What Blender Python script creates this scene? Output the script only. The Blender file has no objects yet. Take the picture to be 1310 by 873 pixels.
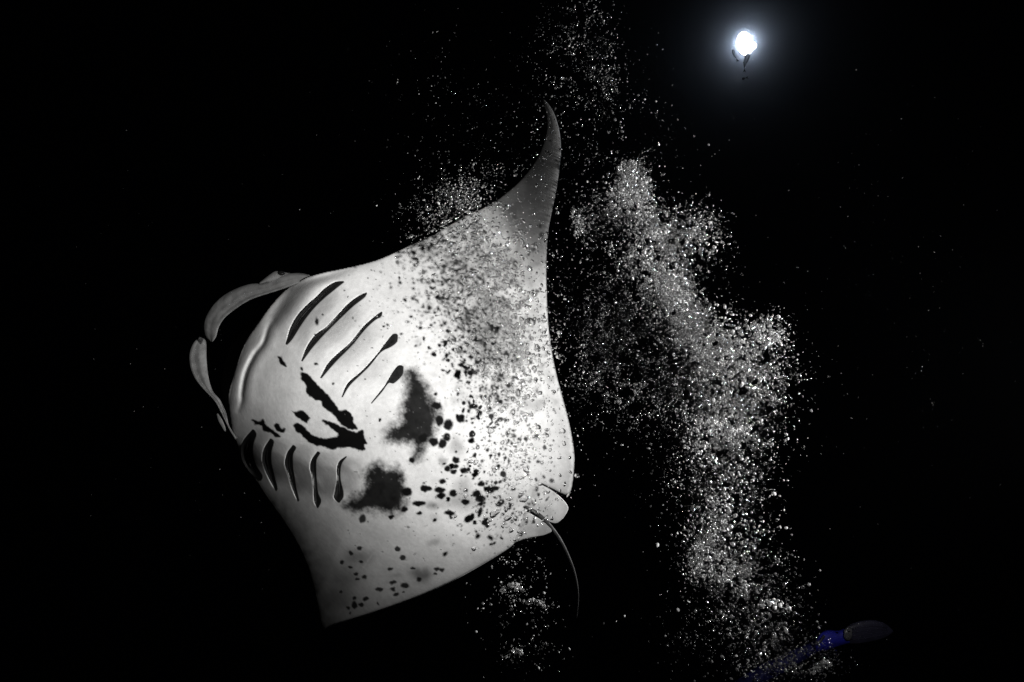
import bpy, math, random
import numpy as np
from mathutils import Vector, Matrix

random.seed(7)
rng = np.random.default_rng(11)

# ------------------------------------------------------------------ camera, world, light, exposure
sc = bpy.context.scene
col = sc.collection
F = 935.0                      # focal length in photograph pixels (1310 x 873)
PITCH = math.radians(30)       # diver's camera tilted up from the seabed
CAM = np.array([0.0, 0.0, 1.2])
RIGHT = np.array([1.0, 0.0, 0.0])
FWD = np.array([0.0, math.cos(PITCH), math.sin(PITCH)])
UP = np.array([0.0, -math.sin(PITCH), math.cos(PITCH)])

cd = bpy.data.cameras.new('camera')
cd.sensor_width = 36.0
cd.lens = 36.0 * F / 1310.0
cd.clip_start = 0.02
cd.clip_end = 300.0
cam = bpy.data.objects.new('camera', cd)
cam.location = CAM
cam.rotation_euler = (math.pi / 2 + PITCH, 0, 0)
col.objects.link(cam)
sc.camera = cam

world = bpy.data.worlds.new('World')
sc.world = world
world.use_nodes = True
bg = world.node_tree.nodes['Background']
bg.inputs[0].default_value = (0.5, 0.6, 1.0, 1)      # night sky seen through deep water
bg.inputs[1].default_value = 0.0002


def P(x, y, d):
    """photograph pixel + distance along the view axis -> world point(s)"""
    x = np.asarray(x, float); y = np.asarray(y, float); d = np.asarray(d, float)
    a = ((x - 655.0) / F * d)[..., None] * RIGHT
    b = (-(y - 436.5) / F * d)[..., None] * UP
    c = d[..., None] * FWD
    return CAM + a + b + c


def camspace(r, u, f):
    return CAM + r * RIGHT + u * UP + f * FWD


def spot_light(name, loc, target, power, cone, blend, radius, color):
    l = bpy.data.lights.new(name, 'SPOT')
    l.energy = power; l.spot_size = math.radians(cone); l.spot_blend = blend
    l.shadow_soft_size = radius; l.color = color
    o = bpy.data.objects.new(name, l)
    o.location = loc
    o.rotation_euler = (Vector(target) - Vector(loc)).to_track_quat('-Z', 'Y').to_euler()
    col.objects.link(o)
    return o


# the photographer's strobe, on its arm to the right of the camera, turned on the manta
spot_light('strobe_and_fill_light', camspace(1.22, 0.25, -0.1), P(492, 466, 4.0), 1190, 40.5, 1.0, 0.05, (1.0, 0.99, 0.97))
# an added, weaker fill light with no seen source, turned towards the bubbles
spot_light('strobe_and_fill_light', camspace(1.9, 0.3, 0.0), P(1000, 430, 5.0), 420, 62, 1.0, 0.05, (1.0, 0.99, 0.98))
# added light out of view to the right, put in to brighten the plume
spot_light('added_side_light', P(1750, 520, 5.35), P(885, 440, 5.65), 3000, 66, 1.0, 0.06, (1.0, 0.99, 0.98))

sc.view_settings.view_transform = 'Standard'
sc.view_settings.look = 'None'
sc.view_settings.exposure = 0.0
sc.view_settings.gamma = 1.0
sc.render.engine = 'CYCLES'
cy = sc.cycles
cy.use_denoising = True
cy.max_bounces = 6
cy.diffuse_bounces = 1
cy.glossy_bounces = 2
cy.transmission_bounces = 5
cy.transparent_max_bounces = 8
cy.volume_bounces = 0
cy.caustics_reflective = False
cy.caustics_refractive = False
cy.sample_clamp_indirect = 4.0

# ------------------------------------------------------------------ helpers


def mesh_obj(name, verts, faces, mat, parent=None, smooth=True):
    me = bpy.data.meshes.new(name)
    verts = np.asarray(verts, float)
    me.from_pydata(verts.tolist() if len(verts) < 5000 else verts.tolist(), [], faces if isinstance(faces, list) else faces.tolist())
    if smooth:
        me.polygons.foreach_set('use_smooth', [True] * len(me.polygons))
    me.update()
    if mat: me.materials.append(mat)
    o = bpy.data.objects.new(name, me)
    col.objects.link(o)
    if parent: o.parent = parent
    return o


def tag(o, label=None, cat=None, group=None, kind=None):
    if label: o['label'] = label
    if cat: o['category'] = cat
    if group: o['group'] = group
    if kind: o['kind'] = kind
    return o


def new_mat(name):
    m = bpy.data.materials.new(name)
    m.use_nodes = True
    nt = m.node_tree
    return m, nt, nt.nodes['Principled BSDF']


def simple_mat(name, color, rough=0.5, noise=0.3, scale=20.0, spec=0.4, bump=0.0):
    m, nt, b = new_mat(name)
    n = nt.nodes.new('ShaderNodeTexNoise'); n.inputs['Scale'].default_value = scale; n.inputs['Detail'].default_value = 6
    tc = nt.nodes.new('ShaderNodeTexCoord')
    nt.links.new(tc.outputs['Object'], n.inputs['Vector'])
    r = nt.nodes.new('ShaderNodeValToRGB')
    c = np.array(color)
    r.color_ramp.elements[0].position = 0.3; r.color_ramp.elements[1].position = 0.7
    r.color_ramp.elements[0].color = (*(c * (1 - noise)), 1)
    r.color_ramp.elements[1].color = (*np.minimum(c * (1 + noise), 1), 1)
    nt.links.new(n.outputs['Fac'], r.inputs['Fac'])
    nt.links.new(r.outputs['Color'], b.inputs['Base Color'])
    b.inputs['Roughness'].default_value = rough
    b.inputs['Specular IOR Level'].default_value = spec
    if bump:
        bp = nt.nodes.new('ShaderNodeBump'); bp.inputs['Strength'].default_value = bump; bp.inputs['Distance'].default_value = 0.01
        nt.links.new(n.outputs['Fac'], bp.inputs['Height']); nt.links.new(bp.outputs['Normal'], b.inputs['Normal'])
    return m


def vnoise(x, y, seed):
    """smooth value noise on a lattice, 0..1"""
    g = np.random.default_rng(seed).random((256, 256))
    xi = np.floor(x).astype(int); yi = np.floor(y).astype(int)
    fx = x - xi; fy = y - yi
    fx = fx * fx * (3 - 2 * fx); fy = fy * fy * (3 - 2 * fy)
    a = g[xi % 256, yi % 256]; b = g[(xi + 1) % 256, yi % 256]
    c = g[xi % 256, (yi + 1) % 256]; d = g[(xi + 1) % 256, (yi + 1) % 256]
    return (a * (1 - fx) + b * fx) * (1 - fy) + (c * (1 - fx) + d * fx) * fy


def fbm(x, y, scale, seed, octs=4):
    s = 0; a = 0.5; t = 0
    for k in range(octs):
        s = s + a * vnoise(x / scale * 2 ** k + 31.7 * k, y / scale * 2 ** k + 11.3 * k, seed + k)
        t += a; a *= 0.5
    return s / t


def spline(pts, per=6, closed=False):
    p = np.asarray(pts, float)
    n = len(p)
    out = []
    rngi = range(n if closed else n - 1)
    for i in rngi:
        if closed:
            a, b, c, d = p[(i - 1) % n], p[i], p[(i + 1) % n], p[(i + 2) % n]
        else:
            a = p[i - 1] if i > 0 else 2 * p[0] - p[1]
            b, c = p[i], p[i + 1]
            d = p[i + 2] if i + 2 < n else 2 * p[-1] - p[-2]
        for k in range(per):
            t = k / per
            out.append(0.5 * (2 * b + (c - a) * t + (2 * a - 5 * b + 4 * c - d) * t * t + (3 * b - a - 3 * c + d) * t ** 3))
    if not closed: out.append(p[-1])
    return np.array(out)


def resample(pts, n):
    p = np.asarray(pts, float)
    L = np.r_[0, np.cumsum(np.linalg.norm(np.diff(p, axis=0), axis=1))]
    t = np.linspace(0, L[-1], n)
    return np.stack([np.interp(t, L, p[:, k]) for k in range(p.shape[1])], 1)


def crop(ox, oy, s):
    return lambda pts: [(ox + a / s, oy + b / s) for a, b in pts]


C1 = crop(230, 320, 4.367)
C2 = crop(230, 500, 4.367)
C4 = crop(360, 450, 6.236)
C5 = crop(300, 540, 7.275)
C8 = crop(480, 460, 3.969)
CW = crop(340, 620, 4.367)     # lower wing
CU = crop(480, 260, 4.367)     # upper wing
CB = crop(480, 400, 4.367)
CP = crop(480, 560, 3.967)


def nearest_on(poly, X, Y, closed=False):
    """distance, nearest point, param (0..1), signed side for polyline"""
    p = np.asarray(poly, float)
    if closed: p = np.vstack([p, p[:1]])
    A = p[:-1]; B = p[1:]
    seg = B - A
    ln = np.linalg.norm(seg, axis=1) + 1e-9
    cum = np.r_[0, np.cumsum(ln)]
    best = np.full(X.shape, 1e18); nx = np.zeros_like(X); ny = np.zeros_like(X); prm = np.zeros_like(X); side = np.zeros_like(X)
    for i in range(len(A)):
        dx = X - A[i, 0]; dy = Y - A[i, 1]
        t = np.clip((dx * seg[i, 0] + dy * seg[i, 1]) / ln[i] ** 2, 0, 1)
        qx = A[i, 0] + t * seg[i, 0]; qy = A[i, 1] + t * seg[i, 1]
        d2 = (X - qx) ** 2 + (Y - qy) ** 2
        m = d2 < best
        best[m] = d2[m]; nx[m] = qx[m]; ny[m] = qy[m]
        prm[m] = ((cum[i] + t * ln[i]) / cum[-1])[m]
        side[m] = np.sign(seg[i, 0] * dy - seg[i, 1] * dx)[m]
    return np.sqrt(best), nx, ny, prm, side


def inside(poly, X, Y):
    p = np.asarray(poly, float)
    r = np.zeros(X.shape, bool)
    j = len(p) - 1
    for i in range(len(p)):
        xi, yi = p[i]; xj, yj = p[j]
        if yi != yj:
            c = ((yi > Y) != (yj > Y)) & (X < (xj - xi) * (Y - yi) / (yj - yi) + xi)
            r ^= c
        j = i
    return r


def sstep(a, b, x):
    t = np.clip((x - a) / (b - a), 0, 1)
    return t * t * (3 - 2 * t)


# ------------------------------------------------------------------ materials
def make_skin():
    m, nt, b = new_mat('manta_skin')
    at = nt.nodes.new('ShaderNodeAttribute'); at.attribute_name = 'pigment_shade'
    tc = nt.nodes.new('ShaderNodeTexCoord')
    n1 = nt.nodes.new('ShaderNodeTexNoise'); n1.inputs['Scale'].default_value = 34; n1.inputs['Detail'].default_value = 8
    n1.inputs['Roughness'].default_value = 0.7
    n2 = nt.nodes.new('ShaderNodeTexNoise'); n2.inputs['Scale'].default_value = 5.0; n2.inputs['Detail'].default_value = 5
    for n in (n1, n2): nt.links.new(tc.outputs['Object'], n.inputs['Vector'])
    r1 = nt.nodes.new('ShaderNodeMapRange'); r1.inputs[1].default_value = 0.3; r1.inputs[2].default_value = 0.7
    r1.inputs[3].default_value = 0.80; r1.inputs[4].default_value = 1.04
    nt.links.new(n1.outputs['Fac'], r1.inputs[0])
    r2 = nt.nodes.new('ShaderNodeMapRange'); r2.inputs[1].default_value = 0.35; r2.inputs[2].default_value = 0.65
    r2.inputs[3].default_value = 0.86; r2.inputs[4].default_value = 1.02
    nt.links.new(n2.outputs['Fac'], r2.inputs[0])
    mu = nt.nodes.new('ShaderNodeMath'); mu.operation = 'MULTIPLY'
    nt.links.new(r1.outputs[0], mu.inputs[0]); nt.links.new(r2.outputs[0], mu.inputs[1])
    mx = nt.nodes.new('ShaderNodeMath'); mx.operation = 'MULTIPLY'
    nt.links.new(at.outputs['Fac'], mx.inputs[0]); nt.links.new(mu.outputs[0], mx.inputs[1])
    cb = nt.nodes.new('ShaderNodeCombineColor')
    for k in range(3): nt.links.new(mx.outputs[0], cb.inputs[k])
    nt.links.new(cb.outputs[0], b.inputs['Base Color'])
    b.inputs['Roughness'].default_value = 0.6
    b.inputs['Specular IOR Level'].default_value = 0.03
    bp = nt.nodes.new('ShaderNodeBump'); bp.inputs['Strength'].default_value = 0.4; bp.inputs['Distance'].default_value = 0.004
    nt.links.new(n1.outputs['Fac'], bp.inputs['Height'])
    nt.links.new(bp.outputs['Normal'], b.inputs['Normal'])
    return m


SKIN = make_skin()
FINSKIN = simple_mat('manta_fin_skin', (0.125, 0.125, 0.125), 0.6, 0.28, 22, 0.15, 0.35)
TAILSKIN = simple_mat('manta_tail_skin', (0.065, 0.065, 0.065), 0.55, 0.35, 30, 0.25, 0.3)
GILL = simple_mat('gill_cavity', (0.012, 0.012, 0.012), 0.7, 0.5, 60, 0.1)
GILLP = simple_mat('gill_plate_edge', (0.06, 0.06, 0.06), 0.7, 0.6, 90, 0.1)
EYE = simple_mat('manta_eye', (0.01, 0.01, 0.01), 0.15, 0.2, 40, 0.5)

# ------------------------------------------------------------------ setting: seabed
n = 60
gx, gy = np.meshgrid(np.linspace(-60, 60, n), np.linspace(-40, 80, n))
gz = 0.35 * fbm(gx, gy, 9.0, 3) - 0.35
sv = np.stack([gx, gy, gz], -1).reshape(-1, 3)
sf = [(j * n + i, j * n + i + 1, (j + 1) * n + i + 1, (j + 1) * n + i) for j in range(n - 1) for i in range(n - 1)]
seabed = mesh_obj('seabed', sv, sf, simple_mat('dark_sand', (0.10, 0.095, 0.085), 0.9, 0.35, 3.0, 0.1, 0.4))
tag(seabed, 'dark volcanic sand of the seabed', 'seabed', kind='structure')

# ------------------------------------------------------------------ manta ray
D0 = 4.0
PX = D0 / F
outline_pts = [
    (379, 362), (367, 369), (353.6, 382), (342, 395.6), (331, 411.6), (318, 430), (308, 450), (299, 479), (293, 499), (292, 513),
    (294, 531), (298, 555), (303, 569), (309, 585), (317, 601), (329, 618), (344, 641), (361, 665), (379, 694), (392, 722), (400, 748),
    (406, 775), (413, 803), (427, 799), (459, 789.5), (500, 776), (546, 758.5), (592, 737), (640, 709), (659, 694), (668, 672), (676, 650),
    (683, 634), (690, 620), (704, 625), (719, 632), (726, 633), (731, 626), (734, 606), (735, 582), (730, 549), (722.7, 519), (713.6, 485),
    (705.5, 446), (701, 405), (699, 345), (701, 300), (706, 272), (711.5, 245), (715.5, 218), (717.7, 195), (716, 170), (710, 148),
    (702, 134), (694, 127), (697, 140), (699.8, 153), (698.5, 171), (691, 194), (679, 214.5), (663, 233), (647, 247), (626, 262), (590, 279),
    (556, 299), (521, 315), (493, 328), (470, 336), (436, 344), (413, 349), (392, 355)]
outline = spline(outline_pts, 5, closed=True)

AX0 = np.array([300.0, 480.0]); AX1 = np.array([690.0, 650.0])
axd = (AX1 - AX0) / np.linalg.norm(AX1 - AX0)
axn = np.array([axd[1], -axd[0]])           # towards the upper wing

# gill slits: (anterior crisp edge, posterior edge), in photograph pixels
slits = [
    (C1([(915, 175), (870, 180), (810, 220), (770, 262), (710, 315), (660, 370), (620, 440), (592, 525)]),
     C1([(918, 180), (862, 225), (805, 272), (745, 332), (685, 410), (630, 498), (600, 530)])),
    (C1([(1045, 238), (1010, 253), (950, 298), (880, 373), (820, 436), (760, 478), (710, 548), (680, 620)]),
     C1([(1045, 246), (1030, 268), (970, 314), (900, 380), (832, 447), (786, 495), (734, 556), (686, 622)])),
    (C1([(1128, 345), (1100, 365), (1030, 430), (960, 518), (880, 588), (830, 638), (785, 715)]),
     C1([(1132, 350), (1125, 373), (1090, 393), (1032, 448), (964, 532), (892, 604), (844, 656), (793, 716)])),
    (C1([(1210, 468), (1190, 472), (1150, 525), (1120, 566), (1060, 638), (1010, 688), (940, 748), (905, 822)]),
     C1([(1218, 475), (1215, 512), (1180, 542), (1126, 569), (1065, 644), (1014, 695), (950, 757), (910, 822)])),
    (C1([(1240, 645), (1220, 648), (1190, 690), (1165, 735), (1125, 790), (1070, 855)]),
     C1([(1250, 652), (1243, 700), (1195, 746), (1168, 742), (1129, 794), (1072, 858)])),
    (C5([(170, 70), (92, 170), (67, 270), (90, 380), (150, 470), (235, 545)]),
     C5([(185, 75), (205, 120), (178, 200), (172, 300), (200, 400), (262, 500), (245, 548)])),
    (C5([(335, 155), (285, 240), (268, 330), (285, 420), (330, 530), (385, 640)]),
     C5([(345, 158), (368, 185), (345, 280), (345, 380), (372, 500), (400, 615), (392, 642)])),
    (C5([(545, 215), (495, 290), (480, 390), (510, 490), (540, 600), (590, 742)]),
     C5([(555, 218), (575, 242), (546, 300), (545, 400), (557, 500), (577, 620), (603, 730)])),
    (C5([(775, 275), (730, 340), (712, 420), (735, 520), (745, 640), (748, 740), (770, 800)]),
     C5([(785, 278), (798, 292), (765, 350), (760, 440), (767, 560), (778, 660), (808, 735), (780, 800)])),
    (C5([(1040, 320), (980, 370), (960, 450), (965, 530), (945, 640), (930, 705), (965, 750)]),
     C5([(1045, 325), (1002, 380), (986, 450), (988, 540), (1012, 640), (1014, 700), (978, 750)])),
]
SD = [22, 20, 15, 6, 2, 24, 31, 34, 34, 24]        # step height of each flap, px
SL = [26, 25, 25, 20, 14, 24, 27, 29, 32, 30]

lip_crease = spline(C1([(520, 395), (492, 440), (465, 520), (415, 585), (365, 690), (345, 800)]) + [(309, 512), (305, 526)], 5)


FLANK = np.array([(300, 590), (329, 618), (361, 665), (392, 722), (403, 760), (413, 810)])
HEADL = np.array([(366, 369), (342, 395), (318, 428), (299, 479), (292, 513), (298, 555), (309, 590)])


def height(X, Y, relief=True):
    """belly relief towards the viewer in pixels at the manta's distance"""
    u = (X - AX0[0]) * axn[0] + (Y - AX0[1]) * axn[1]      # + upper wing, - lower wing
    s = (X - AX0[0]) * axd[0] + (Y - AX0[1]) * axd[1]
    h = 46 * np.exp(-(u / 120.0) ** 2) * (1 - 0.55 * sstep(230, 430, s))
    up = np.clip(u - 70, 0, None); lo = np.clip(-u - 70, 0, None)
    h = h - 0.00175 * up ** 2 - 0.0052 * lo ** 2
    # leading edges roll away from the viewer
    h = h - 0.0032 * lo * np.clip(210 - s, 0, None)
    h = h - 0.05 * np.clip(u - 90, 0, None) * sstep(330, 60, s) * 1.0
    # head rounds off to the left
    sh = np.clip(95 - s, 0, None)
    h = h - 0.0062 * sh ** 2 * (1 + 0.3 * sstep(-20, -110, u))
    h = h + 0.045 * (s - 200) * sstep(60, -10, np.abs(u) - 80) * 0.3
    # flank below the lower gills and front of the head roll off sharply
    h = h - 165 * np.exp(-nearest_on(FLANK, X, Y)[0] / 60.0) - 40 * np.exp(-nearest_on(HEADL, X, Y)[0] / 30.0)
    if not relief: return h
    # lip roll and crease
    d, _, _, prm, side = nearest_on(lip_crease, X, Y)
    amp = np.clip(np.sin(np.pi * np.clip(prm, 0.02, 0.98)) ** 0.5, 0, 1)
    h = h - amp * 8.5 * np.exp(-(d / 3.2) ** 2) + amp * 3.5 * np.exp(-((d - 9) / 7.0) ** 2)
    # bulge of the first upper gill arch with a trough ahead of it
    def gb(cx, cy, rx, ry, ang):
        ca, sa = math.cos(ang), math.sin(ang)
        a = ((X - cx) * ca + (Y - cy) * sa) / rx; b = (-(X - cx) * sa + (Y - cy) * ca) / ry
        return np.exp(-(a * a + b * b))
    h = h + 15 * gb(388, 384, 44, 14, -0.86) - 15 * gb(354, 398, 40, 9, -0.98) - 13 * gb(404, 357, 38, 6, -0.3)
    h = h + 5 * gb(338, 420, 14, 10, -0.9)
    # gill flaps: crisp front edge, sunk behind it
    for (A, B), dep, ln in zip(slits, SD, SL):
        a = spline(A, 4)
        bb = np.vstack([a, np.asarray(B)])
        lw = np.flatnonzero((X > bb[:, 0].min() - 75) & (X < bb[:, 0].max() + 75) & (Y > bb[:, 1].min() - 75) & (Y < bb[:, 1].max() + 75))
        if not len(lw): continue
        d, _, _, prm, side = nearest_on(a, X[lw], Y[lw])
        post = inside(np.vstack([a, np.asarray(B)[::-1]]), X[lw], Y[lw])
        # posterior side = the side on which the dark opening lies
        mid = np.asarray(B)[len(B) // 2][None]
        sd = nearest_on(a, mid[:, 0], mid[:, 1])[4][0]
        isp = (side == sd) | post
        ch = a[-1] - a[0]; qv = ((X[lw] - a[0, 0]) * ch[0] + (Y[lw] - a[0, 1]) * ch[1]) / (ch @ ch)
        w = sstep(-0.02, 0.38, qv) * sstep(1.02, 0.66, qv)
        wp = sstep(-1.3, 1.1, np.where(isp, d, -d))
        h[lw] -= wp * w * dep * np.clip(1 - d / ln, 0, 1) ** 1.5
        h[lw] += (1 - wp) * w * (min(4.0, dep * 0.2) if dep > 12 and A[0][1] > 500 else dep * 0.06) * np.clip(1 - d / 16.0, 0, 1) ** 2
    # gentle muscle ripples
    h = h + 2.2 * (fbm(X, Y, 60, 21) - 0.5) + 0.8 * (fbm(X, Y, 22, 25) - 0.5)
    return h


def depth(X, Y, off=0.0):
    return D0 - (height(X, Y) + off) * PX


STEP = 1.15
xs = np.arange(286, 742, STEP); ys = np.arange(122, 810, STEP)
GX, GY = np.meshgrid(xs, ys)
ccx = GX[:-1, :-1] + STEP / 2; ccy = GY[:-1, :-1] + STEP / 2
keep = inside(outline, ccx, ccy)
vid = -np.ones(GX.shape, int)
used = np.zeros(GX.shape, bool)
used[:-1, :-1] |= keep; used[1:, :-1] |= keep; used[:-1, 1:] |= keep; used[1:, 1:] |= keep
full = np.zeros(GX.shape, int)
full[:-1, :-1] += keep; full[1:, :-1] += keep; full[:-1, 1:] += keep; full[1:, 1:] += keep
vid[used] = np.arange(used.sum())
VX = GX[used].copy(); VY = GY[used].copy()
rim = (full[used] < 4)
dd = np.empty(len(VX)); qx = VX.copy(); qy = VY.copy()
dd[~rim] = nearest_on(outline[::3], VX[~rim], VY[~rim], True)[0]
dd[rim], qx[rim], qy[rim] = nearest_on(outline, VX[rim], VY[rim], True)[:3]
VX[rim] = qx[rim]; VY[rim] = qy[rim]
edge = dd.copy(); edge[rim] = 0
H = height(VX, VY)
H = H - 3.0 * np.exp(-edge / 2.2) - 2.0 * np.exp(-edge / 7.0)
ucoord = (VX - AX0[0]) * axn[0] + (VY - AX0[1]) * axn[1]
T = 1.0 + 78 * (1 - np.exp(-(edge / 75.0) ** 1.5)) * np.exp(-(ucoord / 190) ** 2) + 10 * (1 - np.exp(-edge / 20))
V0 = P(VX, VY, D0 - H * PX)
V1 = P(VX, VY, D0 - (H - T) * PX)
nv = len(VX)
q = np.stack([vid[:-1, :-1][keep], vid[1:, :-1][keep], vid[1:, 1:][keep], vid[:-1, 1:][keep]], 1)
# dorsal skin shares the rim vertices; every other vertex gets a twin
twin = np.arange(nv); inner = ~rim
twin[inner] = nv + np.arange(inner.sum())
q2 = twin[q][:, ::-1]
verts = np.vstack([V0, V1[inner]])
faces = np.vstack([q, q2])

# --- pigment (the animal's own markings, with some shade painted in)
pig = np.full(nv, 0.80)
wx = VX + 4.0 * (fbm(VX, VY, 5, 41) - 0.5); wy = VY + 4.0 * (fbm(VX, VY, 5, 51) - 0.5)      # ragged edges
ux = VX + 12 * (fbm(VX, VY, 16, 61, 5) - 0.5); uy = VY + 12 * (fbm(VX, VY, 16, 71, 5) - 0.5)


def lay(mask, val, w=slice(None)):
    pig[w] = pig[w] * (1 - mask) + val * mask


def win(c, rx, ry):
    return np.flatnonzero((np.abs(VX - c[0]) < rx) & (np.abs(VY - c[1]) < ry))


def poly_mask(poly, X, Y, soft):
    ins = inside(poly, X, Y)
    d = nearest_on(poly, X, Y, True)[0]
    return sstep(-soft, soft, np.where(ins, d, -d))


def ell(c, rx, ry, X, Y, soft=0.25):
    r = np.sqrt(((X - c[0]) / rx) ** 2 + ((Y - c[1]) / ry) ** 2)
    return 1 - sstep(1 - soft, 1 + soft, r)


def soft_blot(c, rx, ry, a, val=0.12):
    w = win(c, 2.6 * rx + 9, 2.6 * ry + 9)
    r2 = ((ux[w] - c[0]) / rx) ** 2 + ((uy[w] - c[1]) / ry) ** 2
    lay(a * np.exp(-r2 ** 1.3), val, w)


def spot(c, rx, ry, val, a=1.0, soft=0.25):
    w = win(c, 2 * rx + 4, 2 * ry + 4)
    lay(a * ell(c, rx, ry, wx[w], wy[w], soft), val, w)


# beam falloff at the wing ends painted dark, and the dusky trailing margin
tip_shade = sstep(-30, 26, 262 + 0.95 * (VX - 622) - VY + 30 * (fbm(VX, VY, 30, 83) - 0.5)) * sstep(600, 640, VX)
lay(np.clip(tip_shade * (0.62 + 0.5 * fbm(VX, VY, 40, 81)), 0, 1), 0.05)
lay(0.85 * np.exp(-nearest_on(FLANK, VX, VY)[0] / 26.0) * (0.7 + 0.6 * fbm(VX, VY, 7, 87)) * sstep(600, 650, VY), 0.035)  # shade on the turned-away lower leading edge, painted into the skin colour
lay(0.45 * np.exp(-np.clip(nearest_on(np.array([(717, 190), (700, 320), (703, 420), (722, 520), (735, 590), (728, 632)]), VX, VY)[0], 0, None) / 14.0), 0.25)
for cx, cy, rx, ry, a in [(850, 190, 90, 130, .5), (640, 640, 150, 80, .5), (580, 540, 70, 45, .45), (690, 730, 190, 75, .5), (830, 110, 75, 55, .5),
                          (700, 400, 110, 70, .4), (520, 330, 120, 60, .25), (330, 280, 60, 40, .3), (640, 850, 120, 60, .45), (800, 860, 80, 60, .4),
                          (870, 420, 50, 90, .35), (400, 470, 70, 50, .15)]:
    soft_blot(CU([(cx, cy)])[0], rx / 4.367 * 1.15, ry / 4.367 * 1.15, a, 0.2)
for k in range(240):       # mottling of the upper wing
    cx = rng.normal(645, 40); cy = rng.uniform(270, 520)
    soft_blot((cx, cy), rng.uniform(2.5, 8), rng.uniform(2.5, 7), rng.uniform(.15, .45), 0.2)
for cx, cy, rx, ry, a in [(415, 440, 38, 62, .6), (340, 520, 20, 22, .6), (440, 635, 44, 62, .5), (430, 720, 130, 45, .5), (290, 740, 32, 24, .65), (300, 810, 28, 22, .3)]:
    soft_blot(C8([(cx, cy)])[0], rx / 3.969, ry / 3.969, a, 0.12)
for cx, cy, rx, ry, a in [(870, 500, 66, 38, .8), (520, 410, 90, 45, .55), (430, 520, 100, 70, .5), (940, 320, 34, 28, .45), (730, 520, 30, 14, .3), (400, 640, 90, 60, .5)]:
    soft_blot(CW([(cx, cy)])[0], rx / 4.367, ry / 4.367, a, 0.12)
soft_blot((712, 655), 14, 8, .4, 0.25); soft_blot((665, 640), 40, 10, .3, 0.25)
# big soft blotches
B1 = C8([(150, 50), (200, 36), (240, 80), (270, 120), (290, 190), (320, 240), (335, 270), (320, 310), (305, 360), (290, 400), (260, 450), (230, 510), (195, 512),
         (188, 440), (100, 435), (55, 430), (45, 370), (80, 330), (120, 300), (140, 220), (150, 130)])
B2 = C2([(905, 620), (960, 590), (1020, 530), (1030, 450), (1100, 400), (1150, 440), (1190, 440), (1220, 420), (1245, 460), (1260, 560), (1280, 620), (1240, 690),
         (1160, 700), (1060, 680), (970, 690), (920, 660)])
grain = 0.7 + 0.6 * fbm(VX, VY, 9, 91)
for B in (B1, B2):
    B = np.array(B); c = (B.min(0) + B.max(0)) / 2; r = (B.max(0) - B.min(0)) / 2 + 26
    w = win(c, r[0], r[1])
    d = nearest_on(B, ux[w], uy[w], True)[0]
    sdv = np.where(inside(B, ux[w], uy[w]), d, -d)
    lay(sstep(-8, 10, sdv + 9 * (fbm(VX[w], VY[w], 5, 131) - 0.5) + 5 * (fbm(VX[w], VY[w], 1.8, 141, 2) - 0.5)), 0.015 * grain[w] ** 2, w)
# throat marks
M1 = C4([(150, 160), (190, 170), (225, 190), (265, 240), (340, 310), (400, 380), (450, 450), (480, 470), (530, 465), (560, 500), (577, 530), (575, 560), (605, 620),
         (560, 620), (500, 600), (450, 560), (425, 520), (410, 490), (370, 470), (325, 430), (312, 395), (270, 385), (225, 360), (195, 325), (195, 280), (160, 215)])
M2 = C4([(80, 470), (110, 480), (150, 470), (190, 480), (215, 515), (230, 530), (210, 550), (205, 567), (170, 555), (120, 520)])
M3 = C4([(95, 590), (110, 572), (150, 575), (180, 595), (220, 645), (270, 675), (340, 688), (400, 682), (440, 680), (445, 655), (390, 610), (345, 575), (325, 545),
         (360, 545), (440, 575), (500, 605), (560, 628), (600, 642), (620, 625), (660, 628), (665, 680), (690, 735), (665, 745), (665, 785), (600, 780), (550, 760),
         (500, 770), (450, 765), (420, 780), (370, 770), (340, 760), (260, 745), (200, 705), (150, 660), (110, 625)])
M4 = C2([(400, 160), (440, 170), (465, 155), (480, 190), (515, 220), (530, 230), (565, 255), (545, 262), (510, 240), (470, 225), (455, 200), (415, 185)])
M5 = C2([(530, 185), (550, 180), (565, 205), (590, 215), (580, 237), (545, 225), (530, 205)])
M6 = C1([(545, 595), (565, 600), (585, 625), (595, 650), (570, 645), (555, 620)])
for M in (M1, M2, M3, M4, M5, M6):
    M = spline(M, 3, closed=True); c = (M.min(0) + M.max(0)) / 2; r = (M.max(0) - M.min(0)) / 2 + 6
    w = win(c, r[0], r[1])
    lay(poly_mask(M, wx[w], wy[w], 0.9), 0.005, w)
sp8 = [(370, 330, 24, 28), (325, 312, 20, 28), (310, 235, 25, 18), (435, 300, 22, 24), (295, 418, 22, 22), (340, 430, 22, 24), (362, 397, 18, 22), (245, 400, 22, 24),
       (185, 512, 15, 16), (488, 413, 16, 13), (497, 240, 25, 14), (408, 512, 17, 18), (412, 542, 14, 10), (367, 553, 16, 17), (398, 568, 18, 14), (450, 566, 19, 17),
       (474, 558, 12, 10), (507, 586, 16, 12), (345, 618, 20, 15), (247, 656, 18, 17), (272, 656, 16, 14), (330, 662, 32, 16), (335, 692, 22, 18), (397, 680, 20, 17),
       (160, 672, 27, 24), (222, 732, 34, 16), (148, 762, 18, 17), (225, 783, 15, 8), (82, 798, 14, 11), (380, 781, 28, 14), (458, 725, 22, 13), (515, 682, 24, 18),
       (535, 708, 25, 20), (540, 632, 20, 15), (580, 662, 30, 19), (612, 655, 14, 13), (25, 305, 8, 10)]
for a, b, rx, ry in sp8:
    spot(C8([(a, b)])[0], rx / 3.969, ry / 3.969, 0.006)
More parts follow.
